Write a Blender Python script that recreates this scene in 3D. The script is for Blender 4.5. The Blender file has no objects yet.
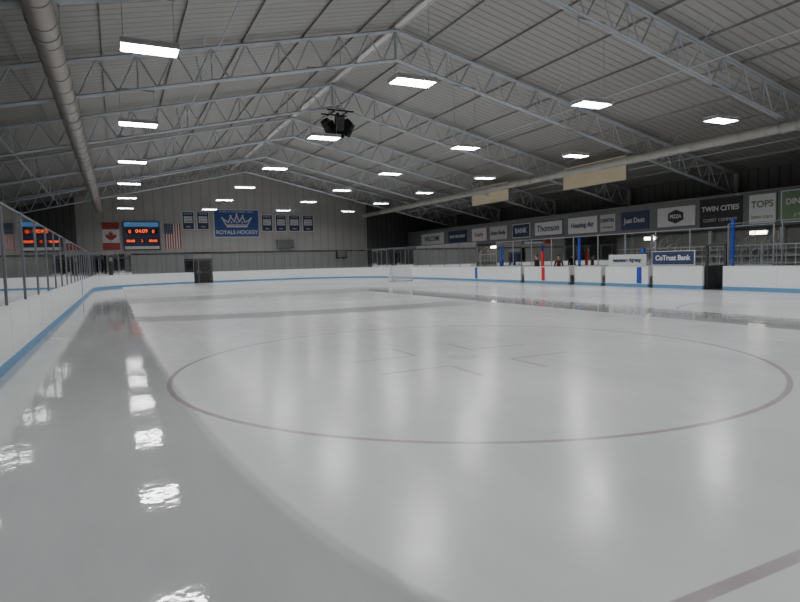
import bpy, math, random
from mathutils import Vector, Matrix
random.seed(4)
sc = bpy.context.scene
COL = sc.collection

# ------------------------------------------------------------ materials
def newmat(name):
    m = bpy.data.materials.new(name); m.use_nodes = True
    nt = m.node_tree
    return m, nt, nt.nodes['Principled BSDF']
def mat(name, col, rough=0.6, metal=0.0, emis=None, estr=0.0, var=0.0, vscale=3.0, bump=0.0, spec=0.5):
    m, nt, b = newmat(name)
    b.inputs['Base Color'].default_value = (*col, 1)
    b.inputs['Roughness'].default_value = rough
    b.inputs['Metallic'].default_value = metal
    b.inputs['Specular IOR Level'].default_value = spec
    if emis:
        b.inputs['Emission Color'].default_value = (*emis, 1)
        b.inputs['Emission Strength'].default_value = estr
    if var > 0 or bump > 0:
        tc = nt.nodes.new('ShaderNodeTexCoord')
        no = nt.nodes.new('ShaderNodeTexNoise'); no.inputs['Scale'].default_value = vscale
        no.inputs['Detail'].default_value = 6
        nt.links.new(tc.outputs['Object'], no.inputs['Vector'])
        if var > 0:
            mx = nt.nodes.new('ShaderNodeMix'); mx.data_type = 'RGBA'
            mx.inputs[6].default_value = (*[max(0, c*(1-var)) for c in col], 1)
            mx.inputs[7].default_value = (*[min(1, c*(1+var)) for c in col], 1)
            nt.links.new(no.outputs['Fac'], mx.inputs[0])
            nt.links.new(mx.outputs[2], b.inputs['Base Color'])
        if bump > 0:
            bp = nt.nodes.new('ShaderNodeBump'); bp.inputs['Strength'].default_value = bump
            bp.inputs['Distance'].default_value = 0.02
            nt.links.new(no.outputs['Fac'], bp.inputs['Height'])
            nt.links.new(bp.outputs['Normal'], b.inputs['Normal'])
    return m
def ribbed(name, col, axis, period, strength=0.6, dark=0.75, rough=0.5, var=0.15):
    """corrugated sheet metal: ribs repeat along `axis`"""
    m, nt, b = newmat(name)
    tc = nt.nodes.new('ShaderNodeTexCoord'); sp = nt.nodes.new('ShaderNodeSeparateXYZ')
    nt.links.new(tc.outputs['Object'], sp.inputs[0])
    mu = nt.nodes.new('ShaderNodeMath'); mu.operation = 'MULTIPLY'; mu.inputs[1].default_value = 1/period
    nt.links.new(sp.outputs[axis], mu.inputs[0])
    fr = nt.nodes.new('ShaderNodeMath'); fr.operation = 'FRACT'; nt.links.new(mu.outputs[0], fr.inputs[0])
    pp = nt.nodes.new('ShaderNodeMath'); pp.operation = 'PINGPONG'; pp.inputs[1].default_value = 0.5
    nt.links.new(fr.outputs[0], pp.inputs[0])
    mr = nt.nodes.new('ShaderNodeMapRange'); mr.inputs[1].default_value = 0.04; mr.inputs[2].default_value = 0.14
    mr.interpolation_type = 'SMOOTHSTEP'
    nt.links.new(pp.outputs[0], mr.inputs[0])
    no = nt.nodes.new('ShaderNodeTexNoise'); no.inputs['Scale'].default_value = 0.35; no.inputs['Detail'].default_value = 5
    nt.links.new(tc.outputs['Object'], no.inputs['Vector'])
    mx = nt.nodes.new('ShaderNodeMix'); mx.data_type = 'RGBA'
    mx.inputs[6].default_value = (*[c*(1-var) for c in col], 1); mx.inputs[7].default_value = (*[c*(1+var) for c in col], 1)
    nt.links.new(no.outputs['Fac'], mx.inputs[0])
    mx2 = nt.nodes.new('ShaderNodeMix'); mx2.data_type = 'RGBA'
    mx2.inputs[6].default_value = (*[c*dark for c in col], 1)
    nt.links.new(mr.outputs[0], mx2.inputs[0]); nt.links.new(mx.outputs[2], mx2.inputs[7])
    nt.links.new(mx2.outputs[2], b.inputs['Base Color'])
    bp = nt.nodes.new('ShaderNodeBump'); bp.inputs['Strength'].default_value = strength; bp.inputs['Distance'].default_value = 0.03
    nt.links.new(mr.outputs[0], bp.inputs['Height']); nt.links.new(bp.outputs['Normal'], b.inputs['Normal'])
    b.inputs['Roughness'].default_value = rough
    return m

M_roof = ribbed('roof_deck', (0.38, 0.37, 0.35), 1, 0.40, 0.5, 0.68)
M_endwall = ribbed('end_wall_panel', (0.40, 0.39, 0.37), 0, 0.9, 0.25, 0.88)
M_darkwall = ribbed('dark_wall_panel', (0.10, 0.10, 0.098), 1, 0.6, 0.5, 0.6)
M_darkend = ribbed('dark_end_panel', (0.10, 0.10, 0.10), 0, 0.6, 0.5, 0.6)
M_floor = mat('rubber_floor', (0.06, 0.06, 0.062), 0.8, var=0.3, vscale=2)
M_truss = mat('truss_galvanised', (0.52, 0.55, 0.58), 0.5, 0.1, var=0.15, vscale=4)
M_purlin = mat('purlin_steel', (0.36, 0.35, 0.33), 0.6, var=0.1)
M_ridge = mat('ridge_liner', (0.70, 0.69, 0.67), 0.6, var=0.1)
M_duct = mat('duct_metal', (0.42, 0.39, 0.36), 0.45, 0.3, var=0.2, vscale=1.5)
M_ductw = mat('duct_painted', (0.50, 0.49, 0.45), 0.5, 0.1, var=0.15, vscale=1.5)
M_board = mat('dasher_white', (0.76, 0.77, 0.77), 0.35, var=0.05, vscale=1.2)
M_kick = mat('kickplate_blue', (0.12, 0.28, 0.47), 0.4, var=0.1)
M_sill = mat('sill_grey', (0.42, 0.46, 0.50), 0.4)
M_alu = mat('aluminium', (0.45, 0.47, 0.49), 0.35, 0.6)
M_post = mat('stanchion_aluminium', (0.22, 0.23, 0.25), 0.4, 0.6)
M_black = mat('black_plastic', (0.012, 0.012, 0.013), 0.5)
M_dark = mat('dark_paint', (0.04, 0.04, 0.044), 0.6, var=0.2)
M_grey = mat('grey_paint', (0.25, 0.25, 0.25), 0.6, var=0.1)
M_parapet = mat('parapet_paint', (0.18, 0.18, 0.185), 0.6, var=0.15)
M_under = mat('concourse_paint', (0.24, 0.23, 0.21), 0.6, var=0.2)
M_seat = mat('bleacher_concrete', (0.36, 0.355, 0.34), 0.7, var=0.15)
M_lgrey = mat('light_grey', (0.5, 0.5, 0.5), 0.6, var=0.1)
M_white = mat('white_vinyl', (0.66, 0.66, 0.66), 0.5, var=0.03)
M_navy = mat('navy_vinyl', (0.025, 0.035, 0.10), 0.5, var=0.05)
M_royal = mat('royal_vinyl', (0.04, 0.08, 0.28), 0.5, var=0.05)
M_red = mat('red_vinyl', (0.38, 0.05, 0.045), 0.5, var=0.05)
M_green = mat('green_vinyl', (0.13, 0.22, 0.11), 0.5)
M_sky = mat('lightblue_vinyl', (0.08, 0.25, 0.50), 0.5, emis=(0.1, 0.35, 0.8), estr=0.25)
M_polebl = mat('pole_blue', (0.02, 0.06, 0.38), 0.4)
M_polerd = mat('pole_red', (0.55, 0.02, 0.02), 0.4)
M_led = mat('led_red', (0.4, 0.02, 0.01), 0.5, emis=(1.0, 0.09, 0.02), estr=2.2)
M_lamp = mat('lamp_panel', (0.9, 0.9, 0.9), 0.5, emis=(0.985, 0.99, 1.0), estr=90)
M_lampw = mat('wall_and_fill_panel', (0.9, 0.9, 0.9), 0.5, emis=(1.0, 0.93, 0.78), estr=18)  # shared by the wall lamps and the added fill lamps
M_housing = mat('lamp_housing', (0.6, 0.6, 0.6), 0.4)
M_baffle = mat('beige_panel_glow', (0.40, 0.35, 0.25), 0.7, emis=(0.9, 0.76, 0.5), estr=0.12, var=0.18, vscale=0.8)  # panel colour with a faint glow added to it
M_net = mat('goal_netting', (0.75, 0.75, 0.75), 0.8)
M_wood = mat('bench_wood', (0.28, 0.2, 0.12), 0.6, var=0.2)

# glass
M_glass, nt, b = newmat('rink_glass')
nt.nodes.remove(b)
out = nt.nodes['Material Output']
tr = nt.nodes.new('ShaderNodeBsdfTransparent'); tr.inputs[0].default_value = (0.86, 0.89, 0.90, 1)
gl = nt.nodes.new('ShaderNodeBsdfGlossy'); gl.inputs['Roughness'].default_value = 0.03
fr = nt.nodes.new('ShaderNodeFresnel'); fr.inputs[0].default_value = 1.45
ms = nt.nodes.new('ShaderNodeMixShader')
nt.links.new(fr.outputs[0], ms.inputs[0]); nt.links.new(tr.outputs[0], ms.inputs[1]); nt.links.new(gl.outputs[0], ms.inputs[2])
nt.links.new(ms.outputs[0], out.inputs[0])

# ------------------------------------------------------------ mesh builder
class MB:
    def __init__(s): s.v = []; s.f = []; s.m = []; s.mats = []; s.smooth = []
    def mi(s, m):
        if m not in s.mats: s.mats.append(m)
        return s.mats.index(m)
    def face(s, idx, m, sm=False): s.f.append(idx); s.m.append(s.mi(m)); s.smooth.append(sm)
    def box(s, c, d, m, R=None):
        c = Vector(c); n = len(s.v)
        for z in (-.5, .5):
            for y in (-.5, .5):
                for x in (-.5, .5):
                    p = Vector((x*d[0], y*d[1], z*d[2]))
                    if R is not None: p = R @ p
                    s.v.append(tuple(c+p))
        for q in ((0,2,3,1),(4,5,7,6),(0,1,5,4),(2,6,7,3),(0,4,6,2),(1,3,7,5)):
            s.face([n+i for i in q], m)
    def tube(s, p1, p2, r1, m, seg=12, r2=None, cap=True):
        p1 = Vector(p1); p2 = Vector(p2); r2 = r1 if r2 is None else r2
        z = (p2-p1).normalized(); a = Vector((0,0,1)) if abs(z.z) < .9 else Vector((1,0,0))
        x = z.cross(a).normalized(); y = z.cross(x); n = len(s.v)
        for i in range(seg):
            t = 2*math.pi*i/seg; d = x*math.cos(t)+y*math.sin(t)
            s.v.append(tuple(p1+d*r1)); s.v.append(tuple(p2+d*r2))
        for i in range(seg):
            j = (i+1) % seg
            s.face([n+2*i, n+2*j, n+2*j+1, n+2*i+1], m, seg > 5)
        if cap:
            s.face([n+2*i for i in range(seg)][::-1], m); s.face([n+2*i+1 for i in range(seg)], m)
    def poly(s, pts, m):
        n = len(s.v); s.v += [tuple(p) for p in pts]; s.face(list(range(n, n+len(pts))), m)
    def build(s, name, parent=None, loc=None, data_only=False):
        me = bpy.data.meshes.new(name); me.from_pydata(s.v, [], s.f)
        for m in s.mats: me.materials.append(m)
        me.polygons.foreach_set('material_index', s.m); me.polygons.foreach_set('use_smooth', s.smooth)
        me.update()
        if data_only: return me
        return obj(name, me, parent, loc)
def obj(name, data, parent=None, loc=None):
    o = bpy.data.objects.new(name, data); COL.objects.link(o)
    if loc is not None: o.location = loc
    if parent: o.parent = parent
    return o
def empty(name, loc=(0,0,0), rot=(0,0,0)):
    o = bpy.data.objects.new(name, None); COL.objects.link(o); o.location = loc; o.rotation_euler = rot
    o.empty_display_size = 0.2
    return o
def text(s, size, m, parent, loc=(0,0,0), rot=(math.pi/2,0,0), sx=1.0, name='lettering', bold=0.0):
    c = bpy.data.curves.new(name, 'FONT'); c.body = s; c.size = size; c.align_x = 'CENTER'; c.align_y = 'CENTER'
    c.extrude = 0.004; c.offset = bold
    c.materials.append(m)
    o = obj(name, c, parent, loc); o.rotation_euler = rot; o.scale = (sx, 1, 1)
    return o

# ------------------------------------------------------------ dimensions
XL, XR, YN, YF = -1.75, 24.2, -2.5, 59.4
RC, RN = 8.5, 3.0
WL, WR, WN, WF = -8.0, 34.0, -8.0, 62.4
RX, RZ, SL = 11.2, 11.65, 0.225
def roofz(x): return RZ-SL*abs(x-RX)

def arc(cx, cy, r, a0, a1, n=18):
    return [(cx+r*math.cos(math.radians(a0+(a1-a0)*i/n)), cy+r*math.sin(math.radians(a0+(a1-a0)*i/n))) for i in range(n+1)]
def dens(p, q, step=2.4):
    L = math.dist(p, q); n = max(1, round(L/step))
    return [(p[0]+(q[0]-p[0])*i/n, p[1]+(q[1]-p[1])*i/n) for i in range(n+1)]
FR = arc(XR-RC, YF-RC, RC, 90, 0); NR = arc(XR-RN, YN+RN, RN, 0, -90, 8)
NL = arc(XL+RN, YN+RN, RN, -90, -180, 8); FL = arc(XL+RC, YF-RC, RC, 180, 90)
def clean(l):
    o = [l[0]]
    for p in l[1:]:
        if math.dist(p, o[-1]) > 1e-4: o.append(p)
    return o
def headpath(yend): return clean(dens((8.5,YF),(XR-RC,YF))+FR+dens((XR,YF-RC),(XR,yend)))
def tailpath(ystart): return clean(dens((XR,ystart),(XR,YN+RN))+NR+dens((XR-RN,YN),(XL+RN,YN))+NL+dens((XL,YN+RN),(XL,YF-RC))+FL+dens((XL+RC,YF),(5.9,YF)))
def normals(path):
    N = []
    for i in range(len(path)):
        a = Vector(path[max(0,i-1)]); b_ = Vector(path[min(len(path)-1,i+1)])
        d = (b_-a).normalized(); N.append(Vector((-d.y, d.x)))
    return N
def sweep(mb, path, prof, mats, closed_prof=True):
    N = normals(path); k = len(prof); n0 = len(mb.v)
    for p, nn in zip(path, N):
        for (o, z) in prof: mb.v.append((p[0]+nn.x*o, p[1]+nn.y*o, z))
    rng = k if closed_prof else k-1
    for i in range(len(path)-1):
        for j in range(rng):
            a = n0+i*k+j; b2 = n0+i*k+(j+1) % k
            mb.face([a, b2, b2+k, a+k], mats[j % len(mats)])
    if closed_prof:
        mb.face([n0+j for j in range(k)], mats[-1]); mb.face([n0+(len(path)-1)*k+j for j in range(k)][::-1], mats[-1])

# ------------------------------------------------------------ room shell
mb = MB(); mb.box(((WL+WR)/2, (WN+WF)/2, -0.12), (WR-WL, WF-WN, 0.2), M_floor); mb.build('floor')
def gable(name, y, t, m, xa, xb):
    xs = [xa]+([RX] if xa < RX < xb else [])+[xb]
    mb = MB()
    for yy in (y, y+t):
        mb.poly([(xa,yy,-0.02),(xb,yy,-0.02)]+[(x,yy,roofz(x)) for x in reversed(xs)], m)
    k = 2+len(xs)
    for i in range(k): mb.face([i,(i+1)%k,k+(i+1)%k,k+i], m)
    return mb.build(name)
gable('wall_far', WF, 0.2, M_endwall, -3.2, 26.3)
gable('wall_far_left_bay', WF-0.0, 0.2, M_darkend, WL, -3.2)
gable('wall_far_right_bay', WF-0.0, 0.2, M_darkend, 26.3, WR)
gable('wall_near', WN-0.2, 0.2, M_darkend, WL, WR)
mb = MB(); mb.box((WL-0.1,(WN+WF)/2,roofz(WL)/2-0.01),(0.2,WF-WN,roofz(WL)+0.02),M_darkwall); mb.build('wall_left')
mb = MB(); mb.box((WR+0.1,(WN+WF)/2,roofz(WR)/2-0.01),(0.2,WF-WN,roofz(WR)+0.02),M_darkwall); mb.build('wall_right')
mb = MB()
for dz in (0, 0.12):
    mb.poly([(WL,WN,roofz(WL)+dz),(RX,WN,RZ+dz),(RX,WF,RZ+dz),(WL,WF,roofz(WL)+dz)], M_roof)
    mb.poly([(RX,WN,RZ+dz),(WR,WN,roofz(WR)+dz),(WR,WF,roofz(WR)+dz),(RX,WF,RZ+dz)], M_roof)
mb.build('ceiling')

# purlins + ridge
mb = MB()
angL = math.atan(SL)
for side in (-1, 1):
    x = RX+side*1.6
    while WL+0.2 < x < WR-0.2:
        z = roofz(x)-0.05
        R = Matrix.Rotation(side*angL, 3, 'Y')
        mb.box((x,(WN+WF)/2,z),(0.02,WF-WN,0.1),M_purlin,R)
        mb.box((x+side*0.02,(WN+WF)/2,z-0.05),(0.05,WF-WN,0.012),M_purlin,R)
        x += side*2.4
mb.build('roof_purlins')
mb = MB()
mb.box((RX,(WN+WF)/2,RZ-0.1),(0.36,WF-WN,0.05),M_ridge)
mb.box((RX-0.17,(WN+WF)/2,RZ-0.15),(0.03,WF-WN,0.07),M_ridge); mb.box((RX+0.17,(WN+WF)/2,RZ-0.15),(0.03,WF-WN,0.07),M_ridge)
mb.build('ridge_beam')

# trusses
ROWS = [-1.3, 6.7, 14.95, 22.8, 30.9, 38.9, 46.9, 54.9]
tb = MB()
def rod(p, q, w, m=M_truss): tb.tube(p, q, w, m, seg=4)
TOP = RZ-0.22
def tz(x): return TOP-SL*abs(x-RX)
DEP = 1.2
for side, end in ((-1, WL+0.15), (1, WR-0.15)):
    for oy in (-0.08, 0.08):
        rod((RX,oy,tz(RX)),(end,oy,tz(end)),0.055)
        rod((RX,oy,tz(RX)-DEP),(end,oy,tz(end)-DEP),0.05)
    L = abs(end-RX); n = int(round(L/1.25)); st = L/n
    for i in range(n):
        xa = RX+side*st*i; xm = RX+side*st*(i+.5); xb = RX+side*st*(i+1)
        rod((xa,0,tz(xa)),(xm,0,tz(xm)-DEP),0.032); rod((xm,0,tz(xm)-DEP),(xb,0,tz(xb)),0.032)
        if i % 2 == 0: rod((xa,0,tz(xa)),(xa,0,tz(xa)-DEP),0.025)
    # column at the wall
    tb.box((end,0,tz(end)/2),(0.25,0.25,tz(end)+0.05),M_truss if side < 0 else M_purlin)
rod((RX,0,tz(RX)+0.1),(RX,0,tz(RX)-DEP),0.06)
tme = tb.build('roof_truss', data_only=True)
for y in ROWS: obj('roof_truss', tme, None, (0,y,0))
# sway-brace rods between trusses
mb = MB()
for i in range(len(ROWS)-1):
    for x in (RX-8, RX+8, RX+16, RX-15):
        mb.tube((x,ROWS[i],tz(x)-DEP),(x,ROWS[i+1],tz(x)-DEP),0.025,M_truss,seg=4)
        mb.tube((x,ROWS[i],tz(x)-DEP),(x,ROWS[i]+1.2,tz(x)+0.12),0.018,M_truss,seg=4)
        mb.tube((x,ROWS[i+1],tz(x)-DEP),(x,ROWS[i+1]-1.2,tz(x)+0.12),0.018,M_truss,seg=4)
mb.build('truss_bracing')

# ------------------------------------------------------------ ice
outline = clean(dens((XL+RC,YF),(XR-RC,YF))+FR+dens((XR,YF-RC),(XR,YN+RN))+NR+dens((XR-RN,YN),(XL+RN,YN))+NL+dens((XL,YN+RN),(XL,YF-RC))+FL)[:-1]
M_ice, nt, bs = newmat('ice_surface')
tc = nt.nodes.new('ShaderNodeTexCoord'); sp = nt.nodes.new('ShaderNodeSeparateXYZ'); nt.links.new(tc.outputs['Object'], sp.inputs[0])
X, Y = sp.outputs[0], sp.outputs[1]
def inp(s, v):
    if isinstance(v, (int, float)): s.default_value = v
    else: nt.links.new(v, s)
def m_(op, a, b_=0.0, c=0.0):
    n = nt.nodes.new('ShaderNodeMath'); n.operation = op; inp(n.inputs[0], a); inp(n.inputs[1], b_)
    if len(n.inputs) > 2: inp(n.inputs[2], c)
    return n.outputs[0]
def sst(v, lo, hi):
    n = nt.nodes.new('ShaderNodeMapRange'); n.interpolation_type = 'SMOOTHSTEP'
    inp(n.inputs[0], v); n.inputs[1].default_value = lo; n.inputs[2].default_value = hi
    return n.outputs[0]
def noise(scale, vx=1, vy=1, det=4, rough=0.5):
    mp = nt.nodes.new('ShaderNodeMapping'); mp.inputs['Scale'].default_value = (vx, vy, 1)
    nt.links.new(tc.outputs['Object'], mp.inputs[0])
    n = nt.nodes.new('ShaderNodeTexNoise'); n.inputs['Scale'].default_value = scale; n.inputs['Detail'].default_value = det
    n.inputs['Roughness'].default_value = rough
    nt.links.new(mp.outputs[0], n.inputs['Vector']); return n.outputs['Fac']
def mixc(f, a, b_):
    n = nt.nodes.new('ShaderNodeMix'); n.data_type = 'RGBA'; inp(n.inputs[0], f)
    for s, v in ((n.inputs[6], a), (n.inputs[7], b_)):
        if isinstance(v, tuple): s.default_value = (*v, 1)
        else: nt.links.new(v, s)
    return n.outputs[2]
def lineband(coord, c, w): return m_('SUBTRACT', 1.0, sst(m_('ABSOLUTE', m_('SUBTRACT', coord, c)), w*0.7, w))
def dist(cx, cy):
    a = m_('SUBTRACT', X, cx); b_ = m_('SUBTRACT', Y, cy)
    return m_('SQRT', m_('ADD', m_('MULTIPLY', a, a), m_('MULTIPLY', b_, b_)))
nz_edge = noise(0.8, 1, 1, 4)
wob = m_('MULTIPLY', m_('SUBTRACT', nz_edge, 0.5), 0.35)
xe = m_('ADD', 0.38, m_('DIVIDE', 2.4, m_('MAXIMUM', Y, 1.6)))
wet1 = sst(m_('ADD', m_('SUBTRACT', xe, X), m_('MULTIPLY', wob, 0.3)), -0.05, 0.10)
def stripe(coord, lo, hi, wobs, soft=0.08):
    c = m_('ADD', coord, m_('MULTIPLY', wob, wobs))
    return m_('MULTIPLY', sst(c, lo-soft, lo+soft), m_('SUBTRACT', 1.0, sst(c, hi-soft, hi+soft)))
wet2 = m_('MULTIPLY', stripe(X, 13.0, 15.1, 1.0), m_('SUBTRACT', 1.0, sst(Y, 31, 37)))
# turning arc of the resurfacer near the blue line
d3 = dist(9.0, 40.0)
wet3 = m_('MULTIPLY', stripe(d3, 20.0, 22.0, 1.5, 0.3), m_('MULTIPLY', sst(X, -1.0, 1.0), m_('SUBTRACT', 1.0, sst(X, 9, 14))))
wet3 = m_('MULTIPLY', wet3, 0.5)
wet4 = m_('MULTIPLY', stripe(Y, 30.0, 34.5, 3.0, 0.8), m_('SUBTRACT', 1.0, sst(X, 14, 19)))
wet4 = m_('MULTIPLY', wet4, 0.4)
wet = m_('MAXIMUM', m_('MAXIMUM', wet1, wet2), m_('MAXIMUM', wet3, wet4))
patch = noise(0.22, 1, 0.55, 5, 0.55)
fine = noise(2.2, 1.0, 0.25, 6, 0.6)
val = m_('ADD', m_('MULTIPLY', sst(patch, 0.3, 0.7), 0.65), m_('MULTIPLY', fine, 0.35))
dry = mixc(val, (0.50, 0.505, 0.51), (0.70, 0.705, 0.71))
wetc = mixc(fine, (0.34, 0.345, 0.345), (0.44, 0.445, 0.445))
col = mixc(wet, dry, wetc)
# thin film edge left by the wet pass
edge = m_('SUBTRACT', 1.0, sst(m_('ABSOLUTE', m_('SUBTRACT', X, xe)), 0.0, 0.05))
col = mixc(m_('MULTIPLY', edge, 0.25), col, (0.30, 0.30, 0.31))
CX, CY, CR = 5.3, 8.5, 4.72
LWD = 0.042
ring = lineband(dist(CX, CY), CR, LWD)
for (cx, cy) in ((CX+13.0, CY), (CX, 49.5), (CX+13.0, 49.5), (11.2, 29.0)):
    ring = m_('MAXIMUM', ring, lineband(dist(cx, cy), CR, LWD))
goal = m_('MAXIMUM', lineband(Y, 1.85, 0.05), lineband(Y, 56.1, 0.05))
ring = m_('MAXIMUM', ring, goal)
dot = m_('MULTIPLY', m_('SUBTRACT', 1.0, sst(dist(CX, CY), 0.26, 0.30)), 0.5)
# hash marks round the dot
hash_ = m_('MULTIPLY', lineband(m_('ABSOLUTE', m_('SUBTRACT', Y, CY)), 0.6, 0.05), stripe(m_('ABSOLUTE', m_('SUBTRACT', X, CX)), 0.6, 1.8, 0, 0.02))
hash2 = m_('MULTIPLY', lineband(m_('ABSOLUTE', m_('SUBTRACT', X, CX)), 0.6, 0.05), stripe(m_('ABSOLUTE', m_('SUBTRACT', Y, CY)), 0.6, 1.5, 0, 0.02))
marks = m_('MAXIMUM', ring, m_('MULTIPLY', m_('MAXIMUM', m_('MAXIMUM', hash_, hash2), dot), 0.6))
col = mixc(m_('MULTIPLY', marks, m_('ADD', 0.30, m_('MULTIPLY', nz_edge, 0.42))), col, (0.20, 0.12, 0.135))
col = mixc(m_('MULTIPLY', lineband(Y, 29.0, 0.16), 0.08), col, (0.4, 0.05, 0.05))
col = mixc(m_('MULTIPLY', m_('MAXIMUM', lineband(Y, 21.5, 0.16), lineband(Y, 36.6, 0.16)), 0.08), col, (0.05, 0.12, 0.4))
nt.links.new(col, bs.inputs['Base Color'])
# drying patches vary gently from glossy to matte
rn = noise(3.4, 1, 0.5, 6, 0.62)
ro_dry = m_('ADD', 0.13, m_('MULTIPLY', rn, 0.16))
ro = nt.nodes.new('ShaderNodeMix'); ro.data_type = 'FLOAT'
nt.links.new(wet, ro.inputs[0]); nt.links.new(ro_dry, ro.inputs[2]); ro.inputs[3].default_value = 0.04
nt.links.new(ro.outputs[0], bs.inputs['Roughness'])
bs.inputs['IOR'].default_value = 1.33
bs.inputs['Specular IOR Level'].default_value = 0.42
bp = nt.nodes.new('ShaderNodeBump'); bp.inputs['Distance'].default_value = 0.004; bp.inputs['Strength'].default_value = 0.75
hgt = m_('ADD', noise(3.0, 1, 0.8, 3), m_('MULTIPLY', noise(14.0, 1, 1, 2), 0.20))
nt.links.new(hgt, bp.inputs['Height']); nt.links.new(bp.outputs['Normal'], bs.inputs['Normal'])
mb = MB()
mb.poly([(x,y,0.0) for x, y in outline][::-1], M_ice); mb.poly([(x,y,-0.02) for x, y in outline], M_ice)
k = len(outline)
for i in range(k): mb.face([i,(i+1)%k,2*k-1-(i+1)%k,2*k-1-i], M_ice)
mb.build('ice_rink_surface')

# ------------------------------------------------------------ dasher boards
BG = empty('dasher_boards')
GAPS = [(30.9,31.3),(26.2,26.7),(23.8,24.15),(20.65,20.95),(16.9,17.9)]
pieces = [headpath(GAPS[0][1])]
for a, b_ in zip(GAPS[:-1], GAPS[1:]): pieces.append(dens((XR,a[0]),(XR,b_[1])))
pieces.append(tailpath(GAPS[-1][0]))
mb = MB()
for p in pieces:
    sweep(mb, p, [(0.0,0.002),(0.0,0.17),(0.13,0.17),(0.13,0.002)], [M_kick])
    sweep(mb, p, [(0.01,0.17),(0.01,1.04),(0.13,1.04),(0.13,0.17)], [M_board])
    sweep(mb, p, [(-0.005,1.04),(-0.005,1.075),(0.16,1.075),(0.16,1.04)], [M_board, M_sill, M_board, M_board])
    N = normals(p)
    for q, nn in list(zip(p, N))[::1]:   # panel seams
        R = Matrix.Rotation(math.atan2(nn.y, nn.x), 3, 'Z')
        mb.box((q[0]+nn.x*0.011, q[1]+nn.y*0.011, 0.61), (0.008,0.008,0.84), M_lgrey, R)
mb.build('panels', BG)

# glass + stanchions
GT = 2.92
mg = MB(); mbs = MB()
for p in (headpath(36.6), tailpath(16.7)):
    sweep(mg, p, [(0.06,1.076),(0.06,GT-0.01)], [M_glass], False)
    sweep(mbs, p, [(0.045,GT-0.012),(0.045,GT+0.018),(0.08,GT+0.018),(0.08,GT-0.012)], [M_post])
    N = normals(p); last = None
    for q, nn in zip(p, N):
        if last is not None and math.dist(q, last) < 1.3: continue
        last = q
        R = Matrix.Rotation(math.atan2(nn.y, nn.x), 3, 'Z')
        mbs.box((q[0]+nn.x*0.06, q[1]+nn.y*0.06, (1.07+GT)/2), (0.05,0.04,GT-1.07), M_post, R)
mg.build('glass', BG); mbs.build('stanchions', BG)

# zamboni gate opening, shade of its dark interior put into the leaf colour
g = empty('door_1', (7.2, YF, 0))
mb = MB()
for s in (-1,1): mb.box((s*1.23,0.1,1.15),(0.1,0.16,2.3),M_dark)
mb.box((0,0.1,2.33),(2.56,0.16,0.1),M_dark)
mb.build('frame', g)
mb = MB()
for s in (-1,1):
    mb.box((s*0.59,0.12,1.13),(1.14,0.05,2.24),M_dark); mb.box((s*0.59,0.085,0.55),(0.92,0.03,0.85),M_black)
    mb.box((s*0.59,0.085,1.62),(0.92,0.03,0.95),M_black); mb.box((s*0.12,0.07,1.08),(0.05,0.05,0.3),M_post)
    for z in (0.3,1.9): mb.box((s*1.11,0.06,z),(0.16,0.05,0.06),M_post)
mb.build('leaves', g)

# ------------------------------------------------------------ ducts
def duct(name, x, z, r, m, y0, y1):
    mb = MB(); mb.tube((x,y0,z),(x,y1,z),r,m,seg=28)
    y = y0+0.6
    while y < y1:
        mb.tube((x,y,z),(x,y+0.05,z),r+0.018,m,seg=28); y += 1.2
    for yy in ROWS:
        if y0 < yy < y1:
            for s in (-1,1): mb.tube((x+s*r,yy,z),(x+s*r,yy,tz(x)-DEP+0.02),0.012,M_alu,seg=6)
            mb.tube((x,yy-0.04,z),(x,yy+0.04,z),r+0.025,M_alu,seg=28)
    mb.build(name)
duct('ventilation_duct', -1.12, 6.9, 0.29, M_duct, WN+0.05, 58.5)
duct('ventilation_duct', 25.0, 6.75, 0.22, M_ductw, WN+0.05, 60.0)

# ------------------------------------------------------------ lamps
lb = MB()
FW, FD = 1.22, 0.60
lb.box((0,0,0.07),(FW+.04,FD+.04,0.08),M_housing)
for s in (-1,1):
    lb.box((0,s*(FD/2+.01),0.02),(FW+.04,0.02,0.10),M_housing); lb.box((s*(FW/2+.01),0,0.02),(0.02,FD,0.10),M_housing)
lb.poly([(-FW/2,-FD/2,0.0),(-FW/2,FD/2,0.0),(FW/2,FD/2,0.0),(FW/2,-FD/2,0.0)], M_lamp)
for i in range(1,3): lb.box((0,-FD/2+FD*i/3,-0.012),(FW,0.012,0.016),M_housing)
for i in range(1,4): lb.box((-FW/2+FW*i/4,0,-0.012),(0.01,FD,0.016),M_housing)
LZ = 6.75
for x in (0.97, 7.85, 14.6, 21.2):
    l2 = MB(); l2.v = list(lb.v); l2.f = list(lb.f); l2.m = list(lb.m); l2.mats = list(lb.mats); l2.smooth = list(lb.smooth)
    top = tz(x)-DEP-LZ
    for s in (-1,1): l2.tube((s*0.55,0,0.1),(s*0.55,0,top),0.008,M_alu,seg=5)
    l2.box((0,0,top-0.0),(1.2,0.05,0.05),M_alu)
    me = l2.build('high_bay_light', data_only=True)
    for y in ROWS: obj('high_bay_light', me, None, (x,y,LZ))

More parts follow.
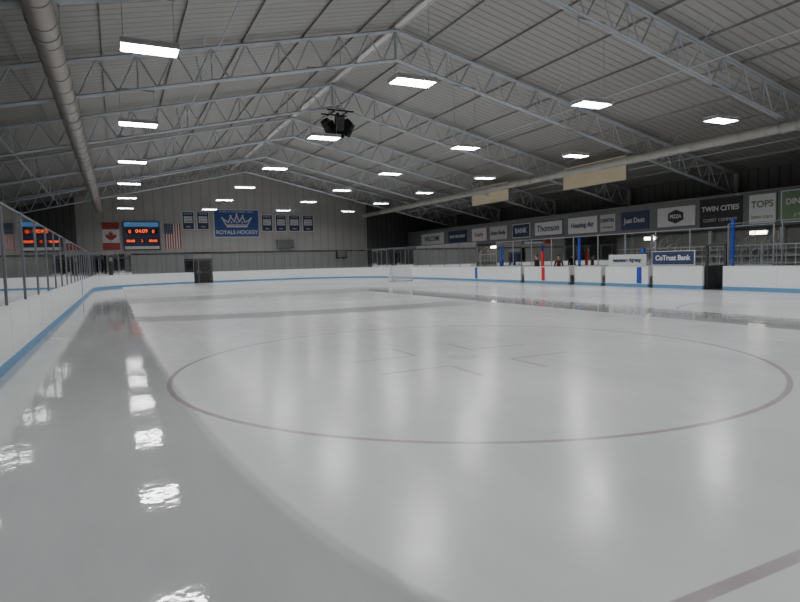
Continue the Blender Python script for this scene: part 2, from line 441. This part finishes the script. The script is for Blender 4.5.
# ------------------------------------------------------------ hanging speaker cluster
g = empty('speaker_cluster', (RX, 30.2, 9.1))
mb = MB()
for i in range(6):
    a = math.radians(60*i+20); R = Matrix.Rotation(a,3,'Z') @ Matrix.Rotation(math.radians(28),3,'Y')
    c = Vector((math.cos(a)*0.55, math.sin(a)*0.55, -0.25 if i % 2 else 0.0))
    mb.box(c,(0.42,0.46,0.72),M_black,R)
    f = R @ Vector((0.215,0,0))
    mb.box(c+f,(0.02,0.40,0.64),M_dark,R)
    f2 = R @ Vector((0.23,0,-0.12)); f3 = R @ Vector((0.26,0,-0.12))
    mb.tube(c+f2,c+f3,0.15,M_black,seg=16)
    f2 = R @ Vector((0.23,0,0.2)); mb.box(c+f2,(0.03,0.3,0.12),M_black,R)
for s in (-1,1):
    mb.box((s*0.35,0,0.6),(0.06,1.3,0.06),M_black); mb.box((0,s*0.5,0.66),(1.5,0.06,0.06),M_black)
mb.tube((0,0,-0.4),(0,0,0.65),0.09,M_black,seg=10); mb.box((0,0,-0.55),(0.5,0.5,0.3),M_black)
for s in (-1,1):
    for t in (-1,1): mb.tube((s*0.35,t*0.5,0.6),(s*0.2,0.7,tz(RX)-DEP-9.1),0.012,M_alu,seg=5)
mb.build('speakers', g)

# beige panels hung on the right side, faint glow put into their material
for y0, y1 in ((24.9,30.2),(36.2,41.2)):
    mb = MB(); x = 27.0; HH = 1.4; zc = 6.76
    L = y1-y0
    mb.box((0,0,0),(0.06,L,HH),M_baffle)
    for s in (-1,1): mb.box((0,0,s*(HH/2+.01)),(0.1,L+0.04,0.03),M_grey); mb.box((0,s*(L/2+0.01),0),(0.1,0.03,HH+.02),M_grey)
    for i in range(4):
        yy = -L/2+0.3+i*(L-0.6)/3
        mb.tube((0,yy,HH/2),(0,yy,roofz(x)-zc),0.01,M_alu,seg=5)
    mb.build('hanging_panel', None, (x,(y0+y1)/2,zc))

# ------------------------------------------------------------ end wall signs
def sign(name, x0, x1, z0, z1, m, border=None, y=WF, bw=0.08):
    g = empty(name, ((x0+x1)/2, y-0.03, (z0+z1)/2)); w = x1-x0; h = z1-z0
    mb = MB(); mb.box((0,0,0),(w,0.06,h),border or m)
    if border: mb.box((0,-0.032,0),(w-2*bw,0.01,h-2*bw),m)
    return g, w, h, mb
def flat(pts, y=-0.045): return [(x,y,z) for x,z in pts]
# team banner
g,w,h,mb = sign('team_banner', 9.25, 13.9, 4.55, 7.45, M_royal, M_white, bw=0.07)
# crown: outline strokes + band
def stroke(a, b_, t):
    a = Vector((a[0],0,a[1])); b_ = Vector((b_[0],0,b_[1])); d = b_-a
    R = Matrix.Rotation(-math.atan2(d.z, d.x), 3, 'Y')
    c = (a+b_)/2; mb.box((c.x,-0.045,c.z),(d.length+t*0.6,0.012,t),M_white,R)
crown = [(-1.0,-0.30),(-1.45,0.50),(-0.85,0.12),(-0.62,0.72),(-0.25,0.15),(0,0.88),(0.25,0.15),(0.62,0.72),(0.85,0.12),(1.45,0.50),(1.0,-0.30)]
for a_, b_ in zip(crown[:-1], crown[1:]): stroke(a_, b_, 0.12)
stroke((-1.0,-0.30),(1.0,-0.30),0.2); stroke((-0.95,-0.10),(0.95,-0.10),0.06)
for x,z in ((-1.48,0.56),(-0.62,0.80),(0,0.97),(0.62,0.80),(1.48,0.56)): mb.tube((x,-0.04,z),(x,-0.055,z),0.10,M_white,seg=10)
for x in (-0.55,0,0.55): mb.box((x,-0.045,0.12),(0.16,0.012,0.16),M_white,Matrix.Rotation(math.pi/4,3,'Y'))
mb.build('banner', g)
text('ROYALS HOCKEY', 0.54, M_white, g, (0,-0.05,-0.92), bold=0.012)
text('HOME OF WOODBURY AREA', 0.26, M_white, g, (0,-0.05,1.20), name='small_lettering')
# scoreboard
g = empty('scoreboard', (2.4, WF-0.12, 4.75)); mb = MB()
mb.box((0,0,0),(3.3,0.24,2.7),M_navy)
mb.box((0,-0.125,1.1),(3.1,0.02,0.42),M_sky); mb.box((0,-0.125,-1.15),(3.1,0.02,0.28),M_white)
for c in ((0,0.45,1.1,0.6),(-1.05,0.4,0.75,0.55),(1.05,0.4,0.75,0.55),(-1.0,-0.5,1.0,0.5),(1.0,-0.5,1.0,0.5),(0,-0.5,0.6,0.4)):
    mb.box((c[0],-0.125,c[1]),(c[2],0.02,c[3]),M_black)
mb.build('cabinet', g)
text('04:09', 0.5, M_led, g, (0,-0.14,0.45), bold=0.0)
for i,(s,x,z,sz) in enumerate((('0',-1.05,0.4,0.46),('0',1.05,0.4,0.46),('88:88',-1.0,-0.5,0.34),('88:88',1.0,-0.5,0.34),('2',0,-0.5,0.34))):
    text(s, sz, M_led, g, (x,-0.14,z), name='digits', bold=0.0)
text('ROYALS', 0.34, M_white, g, (0,-0.14,1.1))
# Canadian flag hung vertically
g,w,h,mb = sign('canadian_flag', -1.03, 0.44, 3.45, 6.05, M_white)
for s in (-1,1): mb.box((0,-0.035,s*h*0.375),(w,0.01,h*0.25),M_red)
leaf = [(0,.5),(.1,.3),(.22,.36),(.16,.05),(.32,.2),(.36,.12),(.52,.14),(.44,-.02),(.5,-.08),(.2,-.3),(.24,-.38),(.02,-.34),(.02,-.55)]
leaf = leaf+[(-x,z) for x,z in reversed(leaf[1:])]
for a, b_ in zip(leaf, leaf[1:]+leaf[:1]): mb.poly(flat([(0,-0.1),a,b_]), M_red)
mb.build('cloth', g)
# US flag hung vertically
g,w,h,mb = sign('american_flag', 4.5, 6.0, 3.45, 5.95, M_white)
for i in range(0,13,2): mb.box((-w/2+w*(i+.5)/13,-0.035,0),(w/13,0.01,h),M_red)
mb.box((-w/2+w*7/26,-0.045,h/2-h*0.2),(w*7/13,0.012,h*0.4),M_navy)
for i in range(5):
    for j in range(6): mb.box((-w/2+0.1+i*0.16,-0.055,h/2-0.1-j*0.16),(0.05,0.006,0.05),M_white,Matrix.Rotation(math.pi/4,3,'Y'))
mb.build('cloth', g)
# championship pennants
for i,(x0,x1,z0,z1) in enumerate(((6.2,7.35,5.35,7.2),(7.6,8.8,5.35,7.2),(14.15,15.35,5.15,6.95),(15.65,16.85,5.15,6.95),(17.1,18.35,5.15,6.95),(18.65,19.9,5.15,6.95))):
    g,w,h,mb = sign('championship_banner', x0, x1, z0, z1, M_navy, M_white, bw=0.06)
    mb.box((0,-0.04,h*0.05),(w*0.7,0.01,h*0.36),M_white); mb.build('banner', g)
    text('STATE', 0.28, M_white, g, (0,-0.05,h*0.36)); text('CHAMPS', 0.2, M_navy, g, (0,-0.05,h*0.12)); text('20%02d'%(8+i*2), 0.34, M_navy, g, (0,-0.05,-0.06)); text('MN', 0.28, M_white, g, (0,-0.05,-h*0.34))
# wall units on end wall
mb = MB(); mb.box((0,0,0),(1.8,0.5,0.9),M_grey)
for i in range(7): mb.box((0,-0.26,-0.36+i*0.12),(1.6,0.03,0.05),M_dark)
mb.build('wall_heater', None, (16.6,WF-0.26,3.8))
mb = MB(); mb.box((0,0,0),(1.2,0.3,0.9),M_dark); mb.box((0,-0.16,0),(1.0,0.02,0.7),M_grey); mb.tube((0,0,0.45),(0,0,1.6),0.04,M_alu,seg=8)
mb.build('electrical_cabinet', None, (23.0,WF-0.16,2.6))
mb = MB()
mb.box((11.5,WF-0.05,3.0),(29,0.08,0.16),M_dark); mb.box((11.5,WF-0.04,1.0),(29,0.06,0.1),M_grey)
mb.build('trim_1')

# ------------------------------------------------------------ right side : bleachers, mezzanine wall, adverts
BLG = empty('bleachers')
mb = MB()
for i in range(5):
    x0 = 27.6+i*0.72; z = 0.35*(i+1)
    mb.box(((x0+31.2)/2,26,z-0.175),(31.2-x0,60,0.35),M_under if i % 2 else M_seat)
    if i < 4: mb.box((x0+0.45,26,z+0.42),(0.28,59,0.04),M_lgrey)
    for k in range(25):
        if i < 4: mb.box((x0+0.45,-3+k*2.42,z+0.21),(0.2,0.05,0.42),M_alu)
mb.build('seating', BLG)
for yy in (13.5,19.0,24.5,31.0,38.0,45.0):
    mb = MB()
    for s in (-0.6,0.6):
        pts = [(27.8+i*0.72, 0.35*(i+1)) for i in range(5)]
        for (xa,za) in pts: mb.tube((xa,s,za),(xa,s,za+1.0),0.022,M_lgrey,seg=6)
        for (xa,za),(xb,zb) in zip(pts[:-1],pts[1:]):
            for hh in (0.5,1.0): mb.tube((xa,s,za+hh),(xb,s,zb+hh),0.022,M_lgrey,seg=6)
    mb.build('aisle_handrail', BLG, (0,yy,0))
mb = MB()
mb.box((31.5,27,3.95),(0.2,70,1.9),M_parapet)
mb.box((31.45,27,4.93),(0.34,70,0.06),M_grey); mb.box((31.45,27,2.98),(0.34,70,0.08),M_dark)
mb.box((31.6,27,1.49),(0.1,70,3.0),M_under)
y = -6
while y < 61:
    mb.box((31.4,y,1.49),(0.2,0.2,3.0),M_lgrey); y += 4.1
mb.build('mezzanine_wall')
# guard rail at foot of bleachers
mb = MB(); y0, y1 = 3.0, 50.0
for z in (1.0,2.0): mb.box((27.3,(y0+y1)/2,z),(0.05,y1-y0,0.05),M_lgrey)
y = y0
while y <= y1:
    mb.box((27.3,y,1.5),(0.025,0.025,1.0),M_lgrey); y += 0.42
y = y0
while y <= y1+0.1:
    mb.box((27.3,y,1.0),(0.07,0.07,2.05),M_lgrey); y += 4.7
mb.build('guard_railing')
RS = (math.pi/2,0,-math.pi/2)
def advert(name, x, y0, y1, z0, z1, m, border=None, txt=None, tm=None, ts=0.4, ts2=None, t2=None, bw=0.06, emblem=None):
    g = empty(name, (x,(y0+y1)/2,(z0+z1)/2)); w = y1-y0; h = z1-z0
    mb = MB(); mb.box((0,0,0),(0.05,w,h),border or m)
    if border: mb.box((-0.028,0,0),(0.01,w-2*bw,h-2*bw),m)
    if emblem:
        pts = [(math.cos(t)*h*0.36*1.5, math.sin(t)*h*0.36) for t in [math.pi/6+i*math.pi/3 for i in range(6)]]
        mb.poly([(-0.035,a,b_) for a,b_ in pts], emblem)
    mb.build('panel', g)
    if txt:
        text(txt, ts, tm, g, (-0.045,0,0.14*h if t2 else 0), RS, bold=0.01)
        if t2: text(t2, ts2 or ts*0.6, tm, g, (-0.045,0,-0.25*h), RS)
    return g
AX = 31.37
ads = [(10.5,13.0,M_white,None,'ICE & CO',M_navy,.5,None),
 (14.0,16.6,M_navy,M_white,'HOCKEY',M_white,.55,None),
 (17.0,18.7,M_green,M_white,'DINER',M_white,.42,'grill'),
 (18.9,20.45,M_white,M_green,'TOPS',M_green,.5,'lawn care'),
 (20.8,23.4,M_black,None,'TWIN CITIES',M_white,.40,'CLOSET COMPANY'),
 (23.7,26.4,M_white,None,'PIZZA',M_white,.3,None),
 (27.1,29.4,M_navy,None,'Just Dust',M_white,.46,None),
 (29.9,31.3,M_lgrey,None,'DENTAL',M_navy,.34,'orthodontics'),
 (31.6,34.6,M_white,None,'Heating Air',M_navy,.5,None),
 (35.2,38.6,M_white,M_navy,'Thomson',M_navy,.7,None),
 (39.2,41.6,M_navy,M_white,'BANK',M_white,.6,None),
 (42.4,45.0,M_lgrey,None,'Auto Body',M_dark,.5,None),
 (45.6,48.0,M_white,None,'Realty',M_red,.6,None),
 (49.0,52.5,M_navy,None,'RINK PRO SHOP',M_white,.4,None),
 (53.5,58.5,M_white,None,'WELCOME',M_navy,.7,None)]
for (a,b_,m,bd,t,tm,ts,t2) in ads:
    tall = 0.12 if m is M_black or (a < 19 and a > 16.8) else -0.12
    advert('advertising_banner', AX, a, b_, 3.25-tall, 4.68+tall, m, bd, t, tm, ts, None, t2, emblem=(M_dark if t == 'PIZZA' else None))
# signs fixed above the boards
for (a,b_,z0,z1,m,bd,t,tm,ts) in ((18.35,20.75,1.13,1.82,M_navy,M_white,'CoTrust Bank',M_white,0.34),(21.1,23.6,1.10,1.70,M_lgrey,None,'Insurance Agency',M_navy,0.26)):
    g = advert('advertising_banner', XR+0.08, a, b_, z0, z1, m, bd, t, tm, ts, bw=0.03)
    mb = MB()
    for s in (-1,1): mb.box((0.045,s*((b_-a)/2-0.15),-0.01),(0.04,0.05,z1-z0+0.05-0.0),M_alu)
    mb.build('brackets', g)
# player bench screens behind the boards
g = empty('bench_screen')
mb = MB()
mb.box((26.35,26.5,0.54),(0.1,21,1.1),M_lgrey)
y = 16.0
while y <= 37.01:
    mb.box((26.35,y,1.5),(0.05,0.05,2.8),M_alu); y += 2.1
mb.box((26.35,26.5,2.9),(0.05,21,0.04),M_alu)
mb.box((25.45,18.2,0.54),(1.7,0.08,1.1),M_dark)  # coloured dark to stand in for the shade inside the open doorway
for y in (29.6,36.6): mb.box((25.45,y,0.54),(1.7,0.08,1.1),M_board)
# dark gate frame of the open bench doorway
for y in (16.95,17.85): mb.box((24.45,y,1.0),(0.1,0.1,2.0),M_dark)
mb.box((24.45,17.4,2.02),(0.1,1.0,0.1),M_dark)
mb.build('frame', g)
mb = MB(); mb.poly([(26.35,16.0,1.1),(26.35,37.0,1.1),(26.35,37.0,2.88),(26.35,16.0,2.88)],M_glass); mb.build('glass', g)
for y0,y1 in ((18.6,29.2),(30.2,36.2)):
    mb = MB(); mb.box((26.05,(y0+y1)/2,0.47),(0.32,y1-y0,0.05),M_wood)
    y = y0+0.3
    while y < y1: mb.box((26.05,y,0.22),(0.25,0.06,0.46),M_alu); y += 1.6
    mb.build('player_bench', g)
# coloured line posts
for y,m,h in ((21.5,M_polebl,1.95),(29.4,M_polerd,2.0),(37.2,M_polebl,2.0),(16.65,M_polebl,3.1),(26.1,M_polebl,2.7),(33.8,M_polebl,2.5)):
    mb = MB()
    x = XR+0.29
    wd = 0.13 if h > 2.4 else 0.18
    mb.box((0,0,h/2),(0.10,wd,h),m); mb.box((0,0,h+0.02),(0.13,wd+.03,0.04),m); mb.box((0,0,0.0),(0.2,0.22,0.04),M_dark)
    mb.build('line_marker_post', None, (x,y,0))
mb = MB()
for y,m in ((21.5,M_polebl),(29.0,M_polerd),(36.6,M_polebl)):
    mb.box((XR+0.002,y,0.62),(0.014,0.3,0.84),m)
    if m is M_polebl and y > 30: mb.box((XL-0.002,y,0.62),(0.014,0.3,0.84),m)
mb.build('line_stripes', BG)
# lamps for bright spots under mezzanine, more added to lighten the bleachers
for y in (4.0,11.5,19.4,26.5,31.5,36.7,44.0,51.0):
    mb = MB(); mb.box((0.03,0,0),(0.08,1.0,0.24),M_housing); mb.box((-0.03,0,0),(0.05,0.9,0.16),M_lampw)
    mb.build('wall_and_fill_lamp', None, (31.42,y+0.5,2.7))

# ------------------------------------------------------------ goal
g = empty('hockey_goal', (20.4,41.8,0.022), (0,0,math.radians(-35)))
mb = MB(); W = 0.915; H = 1.22
for s in (-1,1):
    mb.tube((s*W,0,-.02),(s*W,0,H),0.04,M_white,seg=10)
    mb.tube((s*W,0,0.03),(s*W*0.9,1.1,0.03),0.03,M_white,seg=8); mb.tube((s*W,0,H),(s*W*0.85,0.5,H),0.03,M_white,seg=8)
    mb.tube((s*W*0.85,0.5,H),(s*W*0.9,1.1,0.03),0.025,M_white,seg=8)
mb.tube((-W,0,H),(W,0,H),0.04,M_white,seg=10)
mb.tube((-W*0.85,0.5,H),(W*0.85,0.5,H),0.03,M_white,seg=8); mb.tube((-W*0.9,1.1,0.03),(W*0.9,1.1,0.03),0.05,M_white,seg=8)
mb.build('frame', g)
mb = MB(); nr = 0.011
for i in range(19):
    t = -1+2*i/18; mb.tube((t*W*0.85,0.5,H),(t*W*0.9,1.1,0.03),nr,M_net,seg=4,cap=False); mb.tube((t*W,0,H),(t*W*0.85,0.5,H),nr,M_net,seg=4,cap=False)
for i in range(14):
    t = i/13; mb.tube((-W*(.85+.05*t),0.5+0.6*t,H+(0.03-H)*t),(W*(.85+.05*t),0.5+0.6*t,H+(0.03-H)*t),nr,M_net,seg=4,cap=False)
for s in (-1,1):
    for i in range(12):
        t = (i+.5)/12; zz = H*(1-t)+0.03*t
        mb.tube((s*W,0,zz),(s*W*(.85+.05*t),0.5+0.6*t,zz),nr,M_net,seg=4,cap=False)
    for i in range(1,8):
        t = i/8; mb.tube((s*W*(1-.15*t),0.5*t,H),(s*W*(1-.1*t),1.1*t,0.03),nr,M_net,seg=4,cap=False)
mb.build('net', g)

# ------------------------------------------------------------ people (bench staff)
def clothmat(name, top, legs):
    m, nt2, b2 = newmat(name)
    t2 = nt2.nodes.new('ShaderNodeTexCoord'); s2 = nt2.nodes.new('ShaderNodeSeparateXYZ'); nt2.links.new(t2.outputs['Object'], s2.inputs[0])
    r = nt2.nodes.new('ShaderNodeValToRGB'); r.color_ramp.interpolation = 'CONSTANT'
    dv = nt2.nodes.new('ShaderNodeMath'); dv.operation = 'DIVIDE'; dv.inputs[1].default_value = 2.0
    nt2.links.new(s2.outputs[2], dv.inputs[0]); nt2.links.new(dv.outputs[0], r.inputs[0])
    e = r.color_ramp.elements; e[0].position = 0; e[0].color = (0.01,0.01,0.01,1); e[1].position = 0.05; e[1].color = (*legs,1)
    for p, c in ((0.46,top),(0.745,(0.45,0.27,0.2))):
        q = e.new(p); q.color = (*c,1)
    nt2.links.new(r.outputs[0], b2.inputs['Base Color']); b2.inputs['Roughness'].default_value = 0.8
    return m
M_skin = mat('skin', (0.45,0.27,0.2), 0.6); M_hair = mat('hair', (0.03,0.02,0.015), 0.8); M_eye = mat('eye', (0.02,0.02,0.02), 0.3)
def person(loc, yaw, top, legs, sc_=1.0, name='standing_person'):
    g = empty(name, loc, (0,0,yaw)); g.scale = (sc_,)*3
    V = [(0,0,.95),(0,0,1.12),(0,-.01,1.30),(0,0,1.42),(0,0,1.52),(0,.01,1.58)]
    E = [(0,1),(1,2),(2,3),(3,4),(4,5)]; Rd = [.155,.145,.165,.13,.06,.055]
    for s in (-1,1):
        n = len(V)
        V += [(s*.10,0,.86),(s*.11,.01,.50),(s*.12,-.02,.10),(s*.13,.12,.045)]; Rd += [.10,.068,.048,.045]; E += [(0,n),(n,n+1),(n+1,n+2),(n+2,n+3)]
        n = len(V)
        V += [(s*.19,0,1.40),(s*.25,-.02,1.12),(s*.24,.08,.88)]; Rd += [.068,.05,.038]; E += [(3,n),(n,n+1),(n+1,n+2)]
    me = bpy.data.meshes.new('body'); me.from_pydata(V, E, []); me.update()
    me.materials.append(clothmat('clothes', top, legs))
    o = obj('body', me, g); md = o.modifiers.new('Skin','SKIN'); o.modifiers.new('Sub','SUBSURF').levels = 2; o.modifiers['Sub'].render_levels = 2
    md.use_smooth_shade = True
    for i, r in enumerate(Rd): me.skin_vertices[0].data[i].radius = (r, r*0.78 if i < 4 else r)
    me.skin_vertices[0].data[0].use_root = True
    mb = MB()
    rings = [(1.56,.045,.05,.02),(1.585,.06,.072,.02),(1.62,.07,.088,.015),(1.67,.077,.095,.01),(1.72,.076,.096,.0),(1.76,.062,.08,-.005),(1.785,.03,.04,-.005)]
    n0 = len(mb.v); K = 16
    for z,rx,ry,oy in rings:
        for i in range(K):
            t = 2*math.pi*i/K; mb.v.append((rx*math.cos(t), oy+ry*math.sin(t), z))
    for r in range(len(rings)-1):
        for i in range(K):
            j=(i+1)%K; zc=(rings[r][0]+rings[r+1][0])/2; back = math.sin(2*math.pi*(i+.5)/K) < 0.35
            mb.face([n0+r*K+i,n0+r*K+j,n0+(r+1)*K+j,n0+(r+1)*K+i], M_hair if (zc > 1.735 or (back and zc > 1.64)) else M_skin, True)
    mb.face([n0+(len(rings)-1)*K+i for i in range(K)], M_hair)
    mb.tube((0,.098,1.69),(0,.125,1.655),.008,M_skin,seg=8,r2=.015); mb.box((0,.104,1.622),(.045,.008,.010),M_red)
    for s in (-1,1):
        mb.tube((s*.03,.095,1.685),(s*.03,.104,1.685),.010,M_eye,seg=8); mb.box((s*.079,.0,1.67),(.014,.03,.055),M_skin)
    for s in (-1,1):
        mb.box((s*.24,.105,.815),(.035,.075,.085),M_skin,Matrix.Rotation(math.radians(-18),3,'X'))
        for i,L in enumerate((.062,.072,.07,.055)):
            y0 = .08+i*.019; p=Vector((s*.24,y0+.01,.782)); q=p+Vector((-s*.006,.012,-L*.55)); r_=q+Vector((-s*.015,.008,-L*.45))
            mb.tube(p,q,.0088,M_skin,seg=7); mb.tube(q,r_,.0085,M_skin,seg=7,r2=.006)
        mb.tube((s*.235,.135,.83),(s*.222,.17,.79),.011,M_skin,seg=7,r2=.008)
    mb.build('head_and_hands', g)
    return g
person((24.85,38.4,-0.02), math.radians(100), (0.02,0.025,0.06), (0.015,0.015,0.02), 1.05)
person((24.85,30.4,-0.02), math.radians(80), (0.02,0.02,0.022), (0.02,0.02,0.03), 1.05)
person((24.95,28.4,-0.02), math.radians(140), (0.10,0.02,0.02), (0.02,0.02,0.03), 1.0)

# ------------------------------------------------------------ world + camera
w = bpy.data.worlds.new('World'); sc.world = w; w.use_nodes = True
w.node_tree.nodes['Background'].inputs[0].default_value = (0.5,0.55,0.6,1); w.node_tree.nodes['Background'].inputs[1].default_value = 0.02
a = math.radians(25.93); p = math.radians(4.0); r = math.radians(1.5)
fwd = Vector((math.sin(a)*math.cos(p), math.cos(a)*math.cos(p), -math.sin(p)))
right = fwd.cross(Vector((0,0,1))).normalized(); up = right.cross(fwd)
r2 = right*math.cos(r)-up*math.sin(r); u2 = up*math.cos(r)+right*math.sin(r)
cam = bpy.data.cameras.new('camera'); cam.sensor_width = 36; cam.lens = 580/800*36; cam.clip_end = 200; cam.clip_start = 0.05
co = obj('camera', cam)
Mx = Matrix((r2, u2, -fwd)).transposed().to_4x4(); Mx.translation = Vector((0,0,1.7))
co.matrix_world = Mx
sc.camera = co
